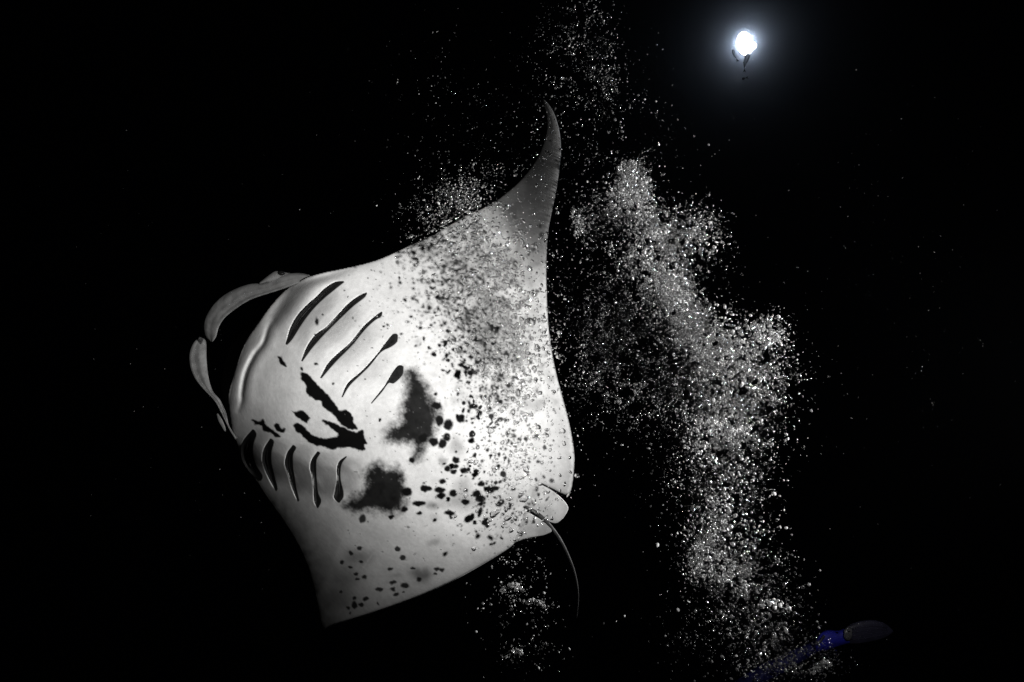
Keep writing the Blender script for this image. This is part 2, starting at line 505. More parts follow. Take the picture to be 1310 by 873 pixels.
spw = [(525, 357, 16, 13), (475, 380, 13, 12), (425, 433, 11, 11), (530, 433, 14, 10), (470, 462, 12, 8), (505, 500, 14, 9), (550, 518, 16, 11), (510, 527, 12, 8),
       (738, 360, 16, 16), (766, 410, 17, 13), (695, 473, 19, 12), (822, 468, 14, 9), (955, 475, 18, 11), (984, 479, 13, 10), (948, 500, 10, 7), (708, 549, 19, 11),
       (778, 565, 27, 15), (710, 585, 18, 10), (725, 613, 17, 10), (768, 603, 8, 6), (635, 588, 24, 13), (852, 530, 15, 12), (495, 636, 12, 10), (560, 640, 15, 12),
       (535, 670, 16, 13), (495, 675, 15, 24), (460, 687, 10, 9), (540, 190, 20, 25), (702, 180, 14, 10), (470, 720, 8, 7), (418, 600, 10, 12), (625, 666, 8, 6)]
for a, b, rx, ry in spw:
    spot(CW([(a, b)])[0], rx / 4.367, ry / 4.367, 0.009, 0.95)
spu = [(918, 128, 11, 13), (928, 180, 10, 20), (885, 260, 13, 14), (858, 287, 10, 9), (778, 340, 14, 20), (765, 440, 16, 16), (793, 460, 12, 9), (668, 480, 16, 20),
       (740, 573, 17, 18), (800, 580, 18, 22), (820, 555, 14, 14), (905, 490, 13, 9), (470, 820, 16, 25), (525, 645, 15, 18), (270, 385, 10, 14), (127, 330, 12, 12)]
for a, b, rx, ry in spu:
    spot(CU([(a, b)])[0], rx / 4.367, ry / 4.367, 0.04, 0.85, 0.4)
sp1 = [(767, 400, 8, 22), (798, 360, 6, 6), (680, 665, 8, 7), (763, 640, 12, 6), (758, 472, 5, 5), (968, 380, 5, 5), (857, 745, 6, 5), (940, 675, 4, 4), (1033, 720, 5, 5),
       (920, 225, 5, 5), (1228, 158, 6, 6), (1075, 543, 5, 4)]
for a, b, rx, ry in sp1:
    spot(C1([(a, b)])[0], rx / 4.367 + .2, ry / 4.367 + .2, 0.02, 1.0, .4)
for k in range(420):       # pepper specks
    cx, cy = rng.uniform(440, 735), rng.uniform(270, 720)
    r = rng.uniform(.5, 1.2)
    spot((cx, cy), r, r * rng.uniform(.6, 1.2), 0.1, 0.75, 0.4)
# pale scratch
d = nearest_on(spline(CW([(545, 465), (590, 400), (640, 360), (690, 332)]), 5), VX, VY)[0]
lay(0.55 * np.exp(-(d / 0.9) ** 2), 0.8)
for A, B in slits:         # gill cavities are dark inside
    pl = np.vstack([spline(A, 3), spline(B, 3)[::-1]]); c = (pl.min(0) + pl.max(0)) / 2; r = (pl.max(0) - pl.min(0)) / 2 + 4
    w = win(c, r[0], r[1])
    lay(poly_mask(pl, VX[w], VY[w], 0.7), 0.005, w)
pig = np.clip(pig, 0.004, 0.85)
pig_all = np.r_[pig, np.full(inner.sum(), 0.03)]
pig_all[:nv] *= 0.55 + 0.45 * sstep(0, 3.0, edge)  # edge colour darkened to mute the light caught along the rim
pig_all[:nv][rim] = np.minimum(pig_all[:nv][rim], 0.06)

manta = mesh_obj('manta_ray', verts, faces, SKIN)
at = manta.data.attributes.new('pigment_shade', 'FLOAT', 'POINT')
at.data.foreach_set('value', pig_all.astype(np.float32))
tag(manta, 'large manta ray showing its pale belly with black spots and gill slits', 'manta ray')

for (A, B), dep_ in zip(slits, SD):
    a = resample(spline(A, 4), 26); b = resample(spline(B, 4), 26)
    rows = []
    gap = (a - b); gap /= np.linalg.norm(gap, axis=1)[:, None] + 1e-6
    for k, t in enumerate(np.linspace(0, 0.98, 6)):
        p = a * (1 - t) + b * t + (gap * 1.3 * np.sin(np.pi * np.linspace(0.03, 0.97, 26))[:, None] if k == 0 else 0)
        rows.append(P(p[:, 0], p[:, 1], D0 - (height(p[:, 0], p[:, 1]) + (1.7 if 0 < k < 5 else 0.8)) * PX))
    vv = np.vstack(rows); ff = [(r * 26 + i, r * 26 + i + 1, (r + 1) * 26 + i + 1, (r + 1) * 26 + i) for r in range(5) for i in range(25)]
    slit = mesh_obj('gill_slit', vv, ff, GILL, manta)
    if dep_ > 19:          # pale edge of the gill plates inside the wider slits
        q0 = a[5:21] * 0.55 + b[5:21] * 0.45; wd = np.linalg.norm(a - b, axis=1)[5:21, None]
        q1 = q0 + (b - a)[5:21] / (wd + 1e-6) * np.minimum(0.09 * wd, 0.8) * np.sin(np.pi * np.linspace(0.05, 0.95, 16))[:, None]
        hv_ = height(q0[:, 0], q0[:, 1]) + 2.6
        vv = np.vstack([P(q0[:, 0], q0[:, 1], D0 - hv_ * PX), P(q1[:, 0], q1[:, 1], D0 - (hv_ - 0.6) * PX)])
        mesh_obj('gill_plate', vv, [(i, i + 1, 17 + i, 16 + i) for i in range(15)], GILLP, slit)


def loft(name, E1, E2, thick, hfun, mat, parent, n=40, m=14, roll=0.0):
    """flattened, rounded blade between two traced edges; hfun(t, across, x, y) gives its height"""
    e1 = resample(spline(E1, 6), n); e2 = resample(spline(E2, 6), n)
    vs = []
    for i in range(n):
        t = i / (n - 1)
        c = (e1[i] + e2[i]) / 2; w = (e1[i] - e2[i]) / 2
        th = thick(t) if callable(thick) else thick
        for k in range(m):
            a = 2 * math.pi * k / m
            p = c + w * math.cos(a)
            h = hfun(t, math.cos(a), p[0], p[1]) + th * math.sin(a)
            vs.append(P(p[0], p[1], D0 - h * PX))
    fs = [(i * m + k, i * m + (k + 1) % m, (i + 1) * m + (k + 1) % m, (i + 1) * m + k) for i in range(n - 1) for k in range(m)]
    fs.append(tuple(range(m))[::-1]); fs.append(tuple((n - 1) * m + k for k in range(m)))
    return mesh_obj(name, np.array(vs), fs, mat, parent)


def hb(x, y):
    return float(height(np.array([x]), np.array([y]))[0])


# head (cephalic) fins, unrolled round the open mouth
h_root = hb(380, 360)
up_out = [(396, 352), (384, 349.5), (370, 350), (352, 354), (335, 361.8), (319.8, 363.5), (303.7, 368.6), (286.5, 377.8), (272.8, 390.4), (263.6, 405.3), (260.8, 417.9), (263, 430.5), (269.2, 437.2)]
up_in = [(398, 360), (386, 362), (374, 366), (356, 372), (340, 377), (325, 382), (312.9, 388), (299, 397.3), (290, 404.5), (284, 411.5), (279.5, 420), (276.5, 431), (272, 437.4)]
loft('cephalic_fin', up_out, up_in, lambda t: 8.5 - 3.0 * t, lambda t, a, x, y: h_root - 6 - 22 * t + 4.5 * (1 - a) * min(1, t * 4) - 6.5 * math.exp(-((a + .5) / .22) ** 2) * math.sin(math.pi * min(1, t * 1.1)) - 2.0 * math.exp(-((a - .1) / .3) ** 2), FINSKIN, manta, 70, 28)
lo_l = [(254, 431.6), (247, 439.5), (242.3, 453.5), (243.8, 471), (251, 487), (262, 500), (271.8, 510), (278, 519), (283, 529), (288, 539), (294, 551), (301, 563)]
lo_r = [(257.5, 431.4), (263.6, 437.5), (264.3, 460), (267, 484), (272.5, 501), (281, 511), (287, 522.5), (290.3, 532), (292.5, 543), (297, 551), (303, 560)]
h_r2 = hb(300, 552)
loft('cephalic_fin', lo_l, lo_r, lambda t: 6.0 - 2.5 * t, lambda t, a, x, y: h_r2 - 10 - 20 * (1 - t) + 5.0 * a * (1 - t) - 5.0 * math.exp(-((a - .35) / .25) ** 2) * math.sin(math.pi * t), FINSKIN, manta, 60, 24)
loft('fin_fold', [(277, 530), (279, 538), (284, 547), (287, 552)], [(279, 529), (285, 538), (288.5, 547), (289, 552)], 1.5, lambda t, a, x, y: h_r2 - 22, FINSKIN, manta, 14, 10)
# inside of the upper jaw, in the dark behind the fins
loft('upper_jaw', [(378, 372), (362, 380), (336, 400), (300, 430), (284, 480), (284, 520), (293, 548)], [(385, 372), (366, 384), (345, 410), (330, 445), (316, 490), (310, 520), (306, 552)], 14,
     lambda t, a, x, y: -150 - 30 * math.sin(math.pi * t), simple_mat('mouth_lining', (0.006, 0.006, 0.006), 0.8, .3), manta, 30, 16)
# ridge over the eye, on the side of the head
loft('eye_ridge', [(331, 362), (340, 355), (350, 348), (356, 347), (368, 349), (380, 351), (396, 352)], [(333, 364), (343, 362), (352, 361), (360, 363), (370, 361), (382, 360), (397, 358)], 6,
     lambda t, a, x, y: h_root - 9 + 2 * math.sin(9 * t), FINSKIN, manta, 30, 14)
# eye on the side of the head
vs = []; fs = []
for i in range(9):
    for k in range(14):
        th = math.pi * i / 8; ph = 2 * math.pi * k / 14
        vs.append(P(359.5 + 5.5 * math.sin(th) * math.cos(ph), 350 + 3.6 * math.sin(th) * math.sin(ph), D0 - (h_root - 8 + 5 * math.cos(th)) * PX))
for i in range(8):
    for k in range(14):
        fs.append((i * 14 + k, i * 14 + (k + 1) % 14, (i + 1) * 14 + (k + 1) % 14, (i + 1) * 14 + k))
mesh_obj('eye', np.array(vs), fs, EYE, manta)
# pelvic fins
BELLYFIN = simple_mat('pelvic_fin_skin', (0.62, 0.62, 0.62), 0.6, 0.2, 14, 0.05, 0.3)
SHADEDFIN = simple_mat('shaded_pelvic_fin_skin', (0.52, 0.52, 0.52), 0.6, .25, 14, .05, .3)  # darker copy of the fin skin, shade put into its colour
hp = hb(690, 640)
from mathutils.kdtree import KDTree
sel = np.flatnonzero((VX > 630) & (VY > 590))
kd = KDTree(len(sel))
for q_, i_ in enumerate(sel): kd.insert((VX[i_], VY[i_], 0), int(i_))
kd.balance()


def on_body(x, y):
    co, i_, dist = kd.find((x, y, 0))
    return float(H[i_]) + (4.0 if edge[i_] < 1.5 else 0)


loft('pelvic_fin', [(652, 630), (664, 622), (676, 618.5), (690, 619.5), (707, 628), (721, 640), (727, 649.5), (724.5, 657)], [(650, 640), (660, 646), (672, 651), (684, 657), (695, 663.5), (704, 668.5), (712, 669.5), (720.5, 663)],
     lambda t: 2.0 - 1.0 * t, lambda t, a, x, y: on_body(x, y) - 6.5 + 8.5 * min(1, t / 0.45) - 2 * t, BELLYFIN, manta, 40, 18)
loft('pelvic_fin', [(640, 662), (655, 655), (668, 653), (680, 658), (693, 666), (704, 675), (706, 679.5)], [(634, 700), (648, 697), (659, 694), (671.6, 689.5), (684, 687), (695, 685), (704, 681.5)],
     lambda t: 2.0 - 1.0 * t, lambda t, a, x, y: on_body(x, y) - 6.5 + 8.0 * min(1, t / 0.5) - 3 * t, SHADEDFIN, manta, 36, 18)
# whip tail
tp = spline([(672, 648), (679, 651.5), (689, 658), (704, 673), (717, 691), (727, 711), (734.6, 731), (739, 751.6), (739.8, 769), (738, 790)], 8)
tp = resample(tp, 70)
vs = []; fs = []
for i, (x, y) in enumerate(tp):
    t = i / 69
    tx, ty = tp[min(i + 1, 69)] - tp[max(i - 1, 0)]
    L = math.hypot(tx, ty); nx_, ny_ = -ty / L, tx / L
    r = (2.5 * (1 - t) ** 0.9 + 0.25) * (0.55 + 0.45 * min(1, t * 6))
    hh = hp + 5 - 60 * t ** 1.4
    for k in range(10):
        a = 2 * math.pi * k / 10
        vs.append(P(x + nx_ * r * math.cos(a), y + ny_ * r * math.cos(a), D0 - (hh + r * math.sin(a)) * PX))
fs = [(i * 10 + k, i * 10 + (k + 1) % 10, (i + 1) * 10 + (k + 1) % 10, (i + 1) * 10 + k) for i in range(69) for k in range(10)]
mesh_obj('tail', np.array(vs), fs, TAILSKIN, manta)

# ------------------------------------------------------------------ bubbles
def bubble_mat(name, glass_rough=0.08):
    m = bpy.data.materials.new(name); m.use_nodes = True
    nt = m.node_tree; nt.nodes.clear()
    out = nt.nodes.new('ShaderNodeOutputMaterial')
    g = nt.nodes.new('ShaderNodeBsdfGlass'); g.inputs['IOR'].default_value = 0.752; g.inputs['Roughness'].default_value = glass_rough
    df = nt.nodes.new('ShaderNodeBsdfDiffuse'); df.inputs['Color'].default_value = (0.9, 0.9, 0.9, 1)
    at = nt.nodes.new('ShaderNodeAttribute'); at.attribute_name = 'milk'
    mx = nt.nodes.new('ShaderNodeMixShader')
    nt.links.new(at.outputs['Fac'], mx.inputs[0])
    nt.links.new(g.outputs[0], mx.inputs[1]); nt.links.new(df.outputs[0], mx.inputs[2])
    nt.links.new(mx.outputs[0], out.inputs['Surface'])
    return m


BUB = bubble_mat('air_bubble_skin')


def ico(sub):
    import bmesh
    bm = bmesh.new(); bmesh.ops.create_icosphere(bm, subdivisions=sub, radius=1.0)
    v = np.array([x.co[:] for x in bm.verts]); f = np.array([[q.index for q in p.verts] for p in bm.faces]); bm.free()
    return v, f


ICO1 = ico(1); ICO2 = ico(2); ICO3 = ico(3)


def rot_mats(n, r):
    q = r.normal(size=(n, 4)); q /= np.linalg.norm(q, axis=1)[:, None]
    w, x, y, z = q.T
    return np.stack([np.stack([1 - 2 * (y * y + z * z), 2 * (x * y - z * w), 2 * (x * z + y * w)], 1),
                     np.stack([2 * (x * y + z * w), 1 - 2 * (x * x + z * z), 2 * (y * z - x * w)], 1),
                     np.stack([2 * (x * z - y * w), 2 * (y * z + x * w), 1 - 2 * (x * x + y * y)], 1)], 1)


def bubble_cloud(name, B, label, flat=(0.22, 1.5), wob=0.16, mat=None):
    """B: rows of x, y, distance, radius(px), milk -> one mesh of many small wobbly bubbles"""
    B = np.asarray(B)
    verts = []; faces = []; milk = []; base = 0
    for (tv, tf), sel in ((ICO1, B[:, 3] < 1.25), (ICO2, B[:, 3] >= 1.25)):
        b = B[sel]; n = len(b)
        if not n: continue
        c = P(b[:, 0], b[:, 1], b[:, 2]); r = b[:, 3] * b[:, 2] / F
        R = rot_mats(n, rng)
        sc3 = rng.uniform(flat[0], flat[1], (n, 3))
        k = rng.normal(size=(n, 3)) * 2.2; ph = rng.uniform(0, 6.28, n)
        rad = 1 + wob * np.sin(np.einsum('vk,nk->nv', tv, k) + ph[:, None]) + wob * .7 * rng.normal(size=(n, len(tv))) * .6
        v = tv[None] * rad[..., None] * sc3[:, None, :]
        v = np.einsum('nij,nvj->nvi', R, v) * r[:, None, None] + c[:, None, :]
        f = tf[None] + (np.arange(n) * len(tv))[:, None, None] + base
        verts.append(v.reshape(-1, 3)); faces.append(f.reshape(-1, 3)); milk.append(np.repeat(b[:, 4], len(tv)))
        base += n * len(tv)
    V = np.vstack(verts); Fc = np.vstack(faces); M = np.concatenate(milk)
    me = bpy.data.meshes.new(name)
    me.vertices.add(len(V)); me.vertices.foreach_set('co', V.astype(np.float32).ravel())
    me.loops.add(Fc.size); me.loops.foreach_set('vertex_index', Fc.astype(np.int32).ravel())
    me.polygons.add(len(Fc)); me.polygons.foreach_set('loop_start', np.arange(0, Fc.size, 3, dtype=np.int32))
    me.polygons.foreach_set('use_smooth', np.ones(len(Fc), bool))
    me.update(calc_edges=True)
    a = me.attributes.new('milk', 'FLOAT', 'POINT'); a.data.foreach_set('value', M.astype(np.float32))
    me.materials.append(mat or BUB)
    o = bpy.data.objects.new(name, me); col.objects.link(o)
    return tag(o, label, 'bubbles', kind='stuff')


def scatter(blobs, seed, size=(0.5, 1.5), milk=(0.02, 0.5), clump=14.0, cl_pow=2.0, depth_jit=0.35):
    """blobs: (cx, cy, rx, ry, angle_deg, count, distance)"""
    r = np.random.default_rng(seed)
    out = []
    for cx, cy, rx, ry, ang, cnt, dist in blobs:
        got = 0
        ca, sa = math.cos(math.radians(ang)), math.sin(math.radians(ang))
        while got < cnt:
            n = 3000
            rr = np.abs(np.sqrt(-2 * np.log(r.random(n) + 1e-9)) * 0.45); th = r.uniform(0, 2 * np.pi, n)
            a = rr * np.cos(th) * rx; b = rr * np.sin(th) * ry
            x = cx + a * ca - b * sa; y = cy + a * sa + b * ca
            f = fbm(x + 500, y + 500, clump, seed * 3 + 1, 3)
            f2 = fbm(x + 900, y + 500, clump * 4, seed * 5 + 2, 2)
            rd = 1 - np.abs(2 * f - 1)
            p = np.clip(rd * 1.05, 0, 1) ** (cl_pow * 2.2) * np.clip(f2 * 1.7, 0.1, 1)
            ok = r.random(n) < p
            x, y = x[ok][:cnt - got], y[ok][:cnt - got]
            m = len(x); got += m
            sz = size[0] * (size[1] / size[0]) ** (r.random(m) ** 2.0)
            mk = milk[0] + (milk[1] - milk[0]) * r.random(m) ** 2.6
            mk = np.clip(mk * np.clip(fbm(x + 300, y + 700, 26, seed * 7 + 3, 3) * 4.2 - 1.2, 0.15, 1.8), 0, 1)
            out.append(np.stack([x, y, dist + r.normal(0, depth_jit, m), sz, mk], 1))
    return np.vstack(out)


column = scatter([
    (805, 222, 22, 24, 20, 810, 5.0), (800, 262, 48, 34, -10, 2025, 5.0), (835, 300, 84, 48, 15, 3510, 5.1), (745, 285, 16, 22, 0, 351, 5.0),
    (890, 300, 40, 44, 0, 1080, 5.2), (845, 350, 60, 50, 0, 2565, 5.1), (868, 388, 30, 50, -20, 4320, 5.1), (800, 240, 30, 20, -20, 945, 5.0), (905, 430, 66, 48, 20, 3510, 5.2),
    (985, 430, 32, 34, 0, 810, 5.3), (945, 470, 76, 44, 10, 3510, 5.3), (920, 520, 80, 50, 0, 3105, 5.4), (930, 570, 66, 46, 0, 2025, 5.4),
    (935, 630, 60, 50, 0, 1485, 5.5), (930, 690, 62, 46, 0, 1755, 5.5), (945, 730, 66, 46, 0, 1890, 5.5), (895, 710, 18, 36, 20, 675, 5.4),
    (960, 790, 80, 60, 0, 1215, 5.5), (1000, 830, 80, 60, 0, 1080, 5.5)], 21, (0.42, 1.9), (0.02, 1.0), 10, 1.4)
column = np.vstack([column, scatter([(866, 384, 26, 46, -20, 900, 5.0), (886, 425, 32, 30, 0, 600, 5.1), (803, 222, 15, 16, 0, 260, 4.95), (802, 247, 34, 13, -15, 420, 4.95), (842, 300, 16, 12, 0, 160, 5.0),
    (895, 702, 12, 34, 15, 260, 5.3), (915, 545, 34, 18, 0, 340, 5.3), (985, 430, 16, 20, 0, 160, 5.2), (742, 285, 10, 14, 0, 90, 5.0)], 27, (0.5, 1.7), (0.35, 1.0), 9, 1.0)])
column_thin = scatter([
    (790, 400, 80, 110, 0, 2600, 5.2), (830, 500, 90, 70, 0, 1700, 5.3), (760, 470, 50, 120, 0, 900, 5.2), (880, 600, 70, 70, 0, 600, 5.4),
    (900, 800, 90, 80, 0, 400, 5.5), (1050, 845, 50, 34, 0, 420, 5.4), (1000, 850, 60, 30, 0, 500, 5.4), (985, 470, 50, 110, 0, 500, 5.4)], 33, (0.5, 1.5), (0.0, 0.7), 20, 1.6)
top = scatter([
    (740, 30, 55, 60, 0, 700, 4.6), (760, 120, 66, 80, 0, 1000, 4.6), (720, 190, 130, 190, 0, 700, 4.6), (600, 160, 110, 130, 0, 600, 4.4),
    (580, 255, 66, 40, -20, 1200, 4.3), (535, 280, 36, 32, -20, 360, 4.3), (860, 180, 70, 60, 0, 110, 4.8)], 45, (0.45, 1.4), (0.0, 0.7), 18, 1.5)
belly = scatter([
    (600, 295, 70, 36, -28, 900, 3.55), (640, 330, 70, 60, 0, 1300, 3.55), (620, 390, 60, 60, 0, 700, 3.55), (655, 430, 66, 66, 0, 1600, 3.55),
    (660, 500, 66, 70, 0, 700, 3.55), (665, 580, 70, 70, 0, 420, 3.55), (660, 650, 66, 40, 0, 220, 3.55), (560, 380, 90, 90, 0, 100, 3.55),
    (690, 220, 26, 80, 0, 70, 3.6)], 57, (0.55, 2.4), (0.0, 0.05), 20, 1.0, 0.06)
lower = scatter([
    (660, 760, 60, 70, 0, 190, 4.3), (655, 752, 24, 14, -15, 70, 4.3), (688, 775, 18, 14, 20, 60, 4.3), (655, 838, 22, 14, -15, 60, 4.3), (700, 826, 14, 8, 0, 18, 4.3),
    (665, 830, 60, 46, 0, 110, 4.3), (660, 705, 50, 26, 0, 50, 4.3)], 63, (0.5, 1.5), (0.1, 0.9), 14, 1.6)
snow = scatter([(655, 436, 660, 440, 0, 600, 5.0), (1150, 350, 170, 350, 0, 220, 5.0), (960, 80, 90, 90, 0, 40, 5.5)], 71, (0.3, 0.8), (0.04, 0.35), 90, 0.3, 1.0)
snow = snow[(np.abs(snow[:, 2] - 5) < 3) & ~((snow[:, 2] < 4.4) & inside(outline, snow[:, 0], snow[:, 1]))]

bubble_cloud('bubble_plume', column, 'dense bright plume of fine bubbles rising beside the manta')
bubble_cloud('bubble_veil', column_thin, 'thin veil of fine bubbles between the manta and the dense plume')
bubble_cloud('bubble_stream', top, 'sparse stream of tiny bubbles around the upright wing tip')
bubble_cloud('bubble_spray', belly, 'spray of tiny clear bubbles in front of the pale belly', wob=0.2)
bubble_cloud('bubble_trail', lower, 'scattered tiny bubbles under the manta beside its tail')
tag(bubble_cloud('plankton', snow, 'tiny drifting plankton specks in the black water'), cat='plankton')

# the larger bubbles, each a thing of its own
TEMPL = []
for k in range(14):
    tv, tf = ICO3
    kk = rng.normal(size=(3, 3)) * 1.7; ph = rng.uniform(0, 6.28, 3)
    rad = 1 + sum(0.11 * np.sin(tv @ kk[i] + ph[i]) for i in range(3)) + 0.02 * rng.normal(size=len(tv))
    v = tv * rad[:, None] * rng.uniform(0.55, 1.25, 3)
    me = bpy.data.meshes.new('air_bubble')
    me.from_pydata(v.tolist(), [], tf.tolist())
    me.polygons.foreach_set('use_smooth', [True] * len(tf)); me.update()
    a = me.attributes.new('milk', 'FLOAT', 'POINT')
    a.data.foreach_set('value', np.full(len(v), (0.0, 0.0, 0.02, 0.04, 0.0, 0.02, 0.0, 0.25, 0.35, 0.5, 0.3, 0.2, 0.6, 0.4)[k], dtype=np.float32))
    me.materials.append(BUB)
    TEMPL.append(me)


def air_bubble(x, y, d, rpx, clear, label, group):
    o = bpy.data.objects.new('air_bubble', TEMPL[rng.integers(0, 7) if clear else rng.integers(7, 14)])
    o.location = P(x, y, d); r = rpx * d / F
    o.scale = (r, r, r)
    o.rotation_euler = rng.uniform(0, 6.28, 3)
    col.objects.link(o)
    return tag(o, label, 'bubble', group)


GB = ('clear air bubble with a dark rim in front of the pale belly', 'air bubbles in front of the belly')
big = [(*CB([(a, b)])[0], r / 4.367) for a, b, r in [(643, 660, 28), (795, 450, 20), (770, 557, 20), (835, 570, 15), (600, 315, 20), (630, 265, 18), (683, 305, 20), (715, 535, 22),
       (855, 470, 18), (905, 200, 20), (870, 50, 24), (740, 300, 16), (890, 310, 22), (910, 640, 16), (920, 450, 16), (800, 505, 16), (630, 520, 13), (945, 720, 12), (775, 740, 14), (840, 770, 12)]]
big += [(*CP([(a, b)])[0], r / 3.967) for a, b, r in [(770, 165, 20), (740, 205, 14), (605, 385, 27), (665, 355, 20), (680, 310, 18), (755, 310, 22), (805, 325, 16), (675, 405, 18), (510, 125, 18),
        (605, 155, 14), (680, 237, 12), (838, 237, 10), (878, 277, 13), (990, 175, 12), (960, 235, 15), (515, 372, 12), (500, 565, 13), (690, 470, 18), (735, 480, 15), (805, 405, 12), (710, 412, 12)]]
def belly_label(x, y):
    if y > 645: return 'clear air bubble with a dark rim in front of the pelvic fins'
    if y > 545: return 'clear air bubble with a dark rim among the small black belly spots'
    if y > 440: return 'clear air bubble with a dark rim in front of the trailing belly edge'
    return 'clear air bubble with a dark rim in front of the mottled upper wing'


for x, y, r in big:
    air_bubble(x, y, 3.5 + rng.normal(0, .04), r * 0.95, True, belly_label(x, y), GB[1])
for x, y, d, r, m in scatter([(640, 400, 75, 150, 0, 40, 3.5), (665, 560, 65, 100, 0, 16, 3.5)], 91, (2.0, 3.2), (0, 0), 20, 1.5, .05):
    air_bubble(x, y, d, r, True, belly_label(x, y), GB[1])
for x, y, d, r, m in scatter([(805, 230, 24, 24, 0, 12, 4.9), (840, 300, 70, 50, 0, 20, 4.9), (885, 410, 60, 60, 0, 28, 5.0), (935, 490, 70, 60, 0, 30, 5.1), (930, 640, 60, 80, 0, 22, 5.2),
                              (925, 715, 50, 50, 0, 14, 5.2), (980, 800, 60, 50, 0, 18, 5.2)], 95, (1.9, 3.6), (0, 0), 14, 1.5, .1):
    air_bubble(x, y, d, r, rng.random() < .4, 'larger wobbling air bubble in the crown of the plume' if y < 330 else 'larger wobbling air bubble in the bright middle of the plume' if y < 560 else 'larger wobbling air bubble in the lower plume towards the diver', 'larger air bubbles of the plume')
for x, y, d, r, m in scatter([(660, 770, 50, 60, 0, 22, 4.2), (690, 800, 40, 60, 0, 10, 4.2)], 97, (1.5, 2.6), (0, 0), 14, 1.5, .1):
    air_bubble(x, y, d, r, rng.random() < .3, 'small bright air bubble under the manta near its tail', 'air bubbles under the manta')
for x, y, d, r, m in scatter([(590, 250, 60, 40, -20, 14, 4.2), (760, 100, 60, 90, 0, 14, 4.5)], 99, (1.4, 2.2), (0, 0), 14, 1.5, .1):
    air_bubble(x, y, d, r, rng.random() < .3, 'small air bubble rising past the upright wing', 'air bubbles by the upright wing')


def bubble_clump(x, y, d, rx, ry, ang, label, seed, cnt=60):
    """a ragged dome of bubbles rising stuck together"""
    r = np.random.default_rng(seed)
    th = r.uniform(-0.15, math.pi + 0.15, cnt); rad = np.clip(1 - np.abs(r.normal(0, 0.32, cnt)), 0.2, 1.1)
    a = np.cos(th) * rad * rx; b = np.sin(th) * rad * ry
    ca, sa = math.cos(math.radians(ang)), math.sin(math.radians(ang))
    px_ = x + a * ca - b * sa; py_ = y - (a * sa + b * ca)
    B = np.stack([px_, py_, d + r.normal(0, 0.3, cnt) * rx * d / F, 0.7 * (2.6 / 0.7) ** (r.random(cnt) ** 1.5), 0.15 + 0.85 * r.random(cnt) ** 1.2], 1)
    o = bubble_cloud('bubble_clump', B, label, (0.5, 1.5), 0.22)
    o['group'] = 'dome-shaped clumps of bubbles'
    return o


bubble_clump(803, 216, 4.9, 12, 11, 30, 'bright dome-shaped bubble clump crowning the top of the dense plume', 1)
bubble_clump(812, 238, 4.9, 22, 12, 10, 'wide dome-shaped bubble clump just under the crown of the plume', 2)
bubble_clump(843, 298, 4.9, 11, 8, 20, 'crinkled dome of bubbles in the middle of the upper plume', 3)
bubble_clump(990, 780, 5.1, 22, 13, -12, 'bright ragged dome of bubbles above the fin of the diver', 4)
bubble_clump(654, 755, 4.2, 14, 8, 14, 'ragged dome of bubbles just below the trailing edge of the belly', 5)
bubble_clump(686, 774, 4.2, 12, 7, -14, 'small dome of bubbles beside the thin end of the tail', 6)
bubble_clump(657, 838, 4.2, 12, 6, 12, 'ragged dome of bubbles lowest under the manta', 7)
bubble_clump(1052, 856, 5.3, 14, 10, 20, 'dim ragged dome of bubbles under the fin of the diver', 8)

# ------------------------------------------------------------------ diver (only one leg and its fin reach into the picture)
WETSUIT = simple_mat('blue_wetsuit', (0.014, 0.015, 0.10), 0.6, 0.35, 18, 0.3, 0.3)
FINBLUE = simple_mat('blue_rubber', (0.03, 0.033, 0.42), 0.45, 0.25, 20, 0.4)
BLADE = simple_mat('dark_fin_rubber', (0.035, 0.034, 0.06), 0.4, 0.3, 14, 0.5)
STEEL = simple_mat('grey_buckle', (0.12, 0.12, 0.13), 0.35, 0.3, 40, 0.6)
DD = 6.0
J = {}
def jt(name, x, y, d, r): J[name] = (P(x, y, d), r)
jt('pelvis', 905, 925, 6.15, .15); jt('waist', 885, 965, 6.2, .14); jt('chest', 862, 1010, 6.25, .17); jt('neck', 846, 1042, 6.25, .065); jt('head', 838, 1062, 6.22, .10); jt('crown', 832, 1080, 6.2, .07)
jt('hip_a', 918, 912, 6.05, .105); jt('knee_a', 968, 866, 5.98, .075); jt('calf_a', 1000, 850, 6.0, .068); jt('ankle_a', 1040, 829, 6.0, .045); jt('toe_a', 1062, 818, 6.0, .042)
jt('hip_b', 905, 935, 6.3, .105); jt('knee_b', 962, 948, 6.4, .075); jt('ankle_b', 1030, 960, 6.4, .045); jt('toe_b', 1062, 962, 6.4, .042)
jt('sh_a', 850, 1000, 6.05, .075); jt('el_a', 800, 985, 5.9, .05); jt('wr_a', 768, 1010, 5.8, .035); jt('hand_a', 756, 1022, 5.75, .04)
jt('sh_b', 875, 1030, 6.42, .075); jt('el_b', 840, 1070, 6.5, .05); jt('wr_b', 800, 1080, 6.4, .035); jt('hand_b', 788, 1086, 6.38, .04)
bones = [('pelvis', 'waist'), ('waist', 'chest'), ('chest', 'neck'), ('neck', 'head'), ('head', 'crown'), ('pelvis', 'hip_a'), ('hip_a', 'knee_a'), ('knee_a', 'calf_a'), ('calf_a', 'ankle_a'), ('ankle_a', 'toe_a'),
         ('pelvis', 'hip_b'), ('hip_b', 'knee_b'), ('knee_b', 'ankle_b'), ('ankle_b', 'toe_b'), ('chest', 'sh_a'), ('sh_a', 'el_a'), ('el_a', 'wr_a'), ('wr_a', 'hand_a'),
         ('chest', 'sh_b'), ('sh_b', 'el_b'), ('el_b', 'wr_b'), ('wr_b', 'hand_b')]
names = list(J)
bme = bpy.data.meshes.new('person')
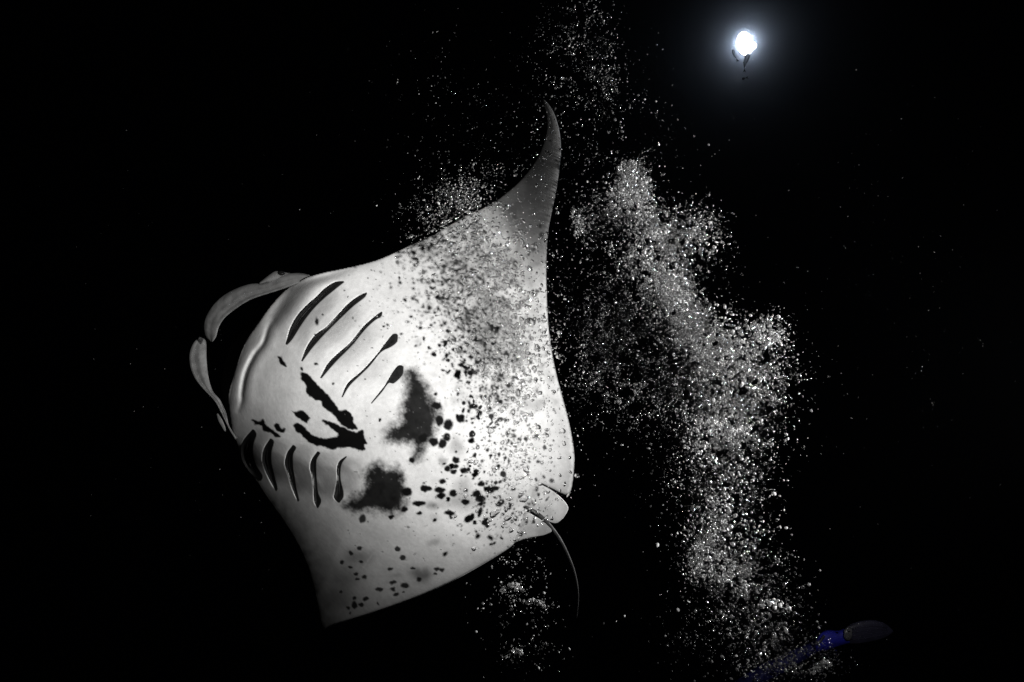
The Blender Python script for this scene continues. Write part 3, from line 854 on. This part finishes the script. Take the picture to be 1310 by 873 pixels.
bme.from_pydata([J[k][0].tolist() for k in names], [(names.index(a), names.index(b)) for a, b in bones], [])
person = bpy.data.objects.new('person', bme); col.objects.link(person)
sk = person.modifiers.new('skin', 'SKIN'); sk.use_smooth_shade = True
for i, k in enumerate(names):
    sv_ = bme.skin_vertices[0].data[i]; sv_.radius = (J[k][1], J[k][1]); sv_.use_root = (k == 'pelvis')
sb = person.modifiers.new('sub', 'SUBSURF'); sb.levels = 2; sb.render_levels = 2
bpy.context.view_layer.update()
ev = person.evaluated_get(bpy.context.evaluated_depsgraph_get())
nm = bpy.data.meshes.new_from_object(ev)
person.modifiers.clear(); person.data = nm
nm.materials.clear(); nm.materials.append(WETSUIT)
tag(person, 'diver in a blue wetsuit swimming with one leg and fin raised', 'person')


def px_loft(name, E1, E2, d0, th, mat, parent, n=24, m=12, bow=0.0):
    e1 = resample(spline(E1, 6), n); e2 = resample(spline(E2, 6), n)
    vs = []
    for i in range(n):
        t = i / (n - 1); c = (e1[i] + e2[i]) / 2; w = (e1[i] - e2[i]) / 2
        for k in range(m):
            a = 2 * math.pi * k / m; p = c + w * math.cos(a)
            vs.append(P(p[0], p[1], d0 + bow * math.sin(math.pi * t) - th(t) * math.sin(a)))
    fs = [(i * m + k, i * m + (k + 1) % m, (i + 1) * m + (k + 1) % m, (i + 1) * m + k) for i in range(n - 1) for k in range(m)]
    fs.append(tuple(range(m))[::-1]); fs.append(tuple((n - 1) * m + k for k in range(m)))
    return mesh_obj(name, np.array(vs), fs, mat, parent)


for dx, dy, dz in ((0, 0, 0), (0, 142, 0.4)):
    def sh(pts): return [(a + dx, b + dy) for a, b in pts]
    fin = px_loft('swim_fin', sh([(1084, 801), (1092, 797), (1104, 794), (1118, 793.5), (1132, 797.5), (1142, 806)]), sh([(1085, 824), (1093, 824.5), (1104, 823.5), (1120, 820.5), (1134, 815.5), (1143, 808.5)]),
                  5.98 + dz, lambda t: 0.03 - 0.024 * t, BLADE, person)
    px_loft('foot_pocket', sh([(1043, 821), (1050, 810), (1060, 806), (1072, 807), (1086, 802)]), sh([(1044, 834), (1054, 833), (1064, 830), (1076, 826), (1087, 823)]), 5.97 + dz, lambda t: 0.075 - 0.03 * t, FINBLUE, fin)
    px_loft('buckle', sh([(1080, 806), (1084, 802), (1088, 803), (1090, 806)]), sh([(1080, 817), (1083, 820), (1087, 820), (1090, 815)]), 5.91 + dz, lambda t: 0.02, STEEL, fin, 8, 8)
    for k in range(4):      # stiffening ribs along the blade
        t = 0.2 + 0.2 * k
        px_loft('rib', sh([(1089, 800 + 22 * t), (1104, 797 + 24 * t), (1122, 796.5 + 21 * t), (1136, 801 + 12 * t)]), sh([(1089, 801.6 + 22 * t), (1104, 798.4 + 24 * t), (1122, 797.7 + 21 * t), (1136, 801.8 + 12 * t)]),
                5.955 + dz, lambda u: 0.012, BLADE, fin, 10, 6)
    px_loft('strap', sh([(1041, 823), (1047, 820), (1054, 812)]), sh([(1043, 827), (1049, 824), (1056, 815)]), 5.895 + dz, lambda u: 0.015, BLADE, fin, 8, 6)

# ------------------------------------------------------------------ distant lamp at the surface, and small fish crossing its glow
LD = 9.5
lc = P(953, 56, LD)
tocam = Vector(CAM - lc).normalized()
lamp = bpy.data.objects.new('underwater_lamp', None); lamp.location = lc
lamp.rotation_euler = tocam.to_track_quat('Z', 'Y').to_euler()
col.objects.link(lamp)
tag(lamp, 'glowing white underwater lamp shining down through dark water', 'lamp')


def lathe(name, prof, mat, parent, m=32, sx=1.0, sy=1.0):
    vs = [(r * math.cos(2 * math.pi * k / m) * sx, r * math.sin(2 * math.pi * k / m) * sy, z) for r, z in prof for k in range(m)]
    fs = [(i * m + k, i * m + (k + 1) % m, (i + 1) * m + (k + 1) % m, (i + 1) * m + k) for i in range(len(prof) - 1) for k in range(m)]
    return mesh_obj(name, np.array(vs), fs, mat, parent)


HOUS = simple_mat('black_lamp_housing', (0.02, 0.02, 0.022), 0.5, .3, 20)
lathe('housing', [(0.001, -0.35), (0.07, -0.34), (0.08, -0.15), (0.09, -0.05), (0.103, -0.006), (0.103, 0.002), (0.097, 0.002)], HOUS, lamp, sx=0.95, sy=1.5)
em = bpy.data.materials.new('lamp_lens'); em.use_nodes = True
ent = em.node_tree; ent.nodes.clear()
eo = ent.nodes.new('ShaderNodeOutputMaterial'); ee = ent.nodes.new('ShaderNodeEmission')
ee.inputs[0].default_value = (0.95, 0.98, 1, 1); ee.inputs[1].default_value = 6.0
ent.links.new(ee.outputs[0], eo.inputs[0])
lathe('lens', [(0.001, 0.030), (0.04, 0.026), (0.07, 0.016), (0.1, 0.004)], em, lamp, sx=0.95, sy=1.5)
for ox, oy, r_ in ((0.085, -0.06, 0.045),):      # smaller side lamps of the cluster
    sl = lathe('side_lens', [(0.001, 0.02), (r_ * .7, 0.015), (r_, 0.004)], em, lamp, 20)
    sl.location = (ox, oy, 0.0)
spot_light('lamp_light', lc + np.array(tocam) * 0.06, CAM, 120, 50, 1.0, 0.06, (0.72, 0.84, 1.0))

FISH = simple_mat('dark_fish_skin', (0.006, 0.006, 0.007), 0.95, .3, 30, 0.0)


def small_fish(pts, d, wid, label):
    """pts: head-to-tail spine in pixels"""
    sp = resample(spline(pts, 6), 18); vs = []; m = 8
    for i in range(18):
        t = i / 17; tx, ty = sp[min(i + 1, 17)] - sp[max(i - 1, 0)]; L = math.hypot(tx, ty)
        nx_, ny_ = -ty / L, tx / L
        w = wid * max(0.06, math.sin(math.pi * min(1, (t + .04)) ** 0.62) ** 0.8)
        for k in range(m):
            a = 2 * math.pi * k / m
            vs.append(P(sp[i, 0] + nx_ * w * math.cos(a), sp[i, 1] + ny_ * w * math.cos(a), d + 0.7 * w * d / F * math.sin(a)))
    fs = [(i * m + k, i * m + (k + 1) % m, (i + 1) * m + (k + 1) % m, (i + 1) * m + k) for i in range(17) for k in range(m)]
    fs += [tuple(range(m))[::-1], tuple(17 * m + k for k in range(m))]
    o = mesh_obj('small_fish', np.array(vs), fs, FISH)
    e = sp[-1]; dx, dy = (sp[-1] - sp[-3]) / np.linalg.norm(sp[-1] - sp[-3]); nx_, ny_ = -dy, dx
    q_ = [(e[0] - dx, e[1] - dy), (e[0] + dx * 4 + nx_ * 2, e[1] + dy * 4 + ny_ * 2), (e[0] + dx * 2.4, e[1] + dy * 2.4), (e[0] + dx * 4 - nx_ * 2, e[1] + dy * 4 - ny_ * 2)]
    vv = [P(a, b, d - 0.004) for a, b in q_] + [P(a, b, d + 0.004) for a, b in q_]
    mesh_obj('tail_fin', np.array(vv), [(0, 1, 2), (0, 2, 3), (4, 6, 5), (4, 7, 6), (0, 4, 5, 1), (1, 5, 6, 2), (2, 6, 7, 3), (3, 7, 4, 0)], FISH, o, False)
    i = 7
    c = sp[i]; c2 = sp[i + 4]; tx, ty = (c2 - c) / np.linalg.norm(c2 - c)
    q_ = [(c[0], c[1]), (c2[0], c2[1]), (c2[0] - ty * (wid + 0.3), c2[1] + tx * (wid + 0.3))]
    vv = [P(a, b, d - 0.003) for a, b in q_] + [P(a, b, d + 0.003) for a, b in q_]
    mesh_obj('dorsal_fin', np.array(vv), [(0, 1, 2), (3, 5, 4), (0, 3, 4, 1), (1, 4, 5, 2), (2, 5, 3, 0)], FISH, o, False)
    return tag(o, label, 'fish', 'small fish in the glow of the lamp')


small_fish([(957.5, 68.5), (955, 76), (952.8, 82), (952.4, 89)], 1.9, 3.0, 'slender dark fish crossing the lower edge of the lamp glow')
small_fish([(937.5, 63.5), (939.5, 70), (942.5, 76)], 1.9, 2.0, 'thin dark fish beside the left edge of the lamp glow')
small_fish([(949.5, 101.5), (952, 100.5), (954, 100)], 1.9, 1.6, 'tiny dark fish below the slender fish in the glow')

# ------------------------------------------------------------------ the water's own haze
hv = [(x, y, z) for x in (-70, 70) for y in (-45, 85) for z in (-1.5, 30.0)]
hf = [(0, 1, 3, 2), (4, 6, 7, 5), (0, 4, 5, 1), (2, 3, 7, 6), (0, 2, 6, 4), (1, 5, 7, 3)]
hm = bpy.data.materials.new('water_haze'); hm.use_nodes = True
hn = hm.node_tree; hn.nodes.clear()
ho = hn.nodes.new('ShaderNodeOutputMaterial'); pv = hn.nodes.new('ShaderNodeVolumePrincipled')
pv.inputs['Color'].default_value = (0.85, 0.9, 1.0, 1)
pv.inputs['Density'].default_value = 0.0045
pv.inputs['Anisotropy'].default_value = 0.9935
hn.links.new(pv.outputs[0], ho.inputs['Volume'])
hz = mesh_obj('haze', hv, hf, hm, None, False)
tag(hz, 'thin blue haze of the dark night water', 'haze', kind='stuff')
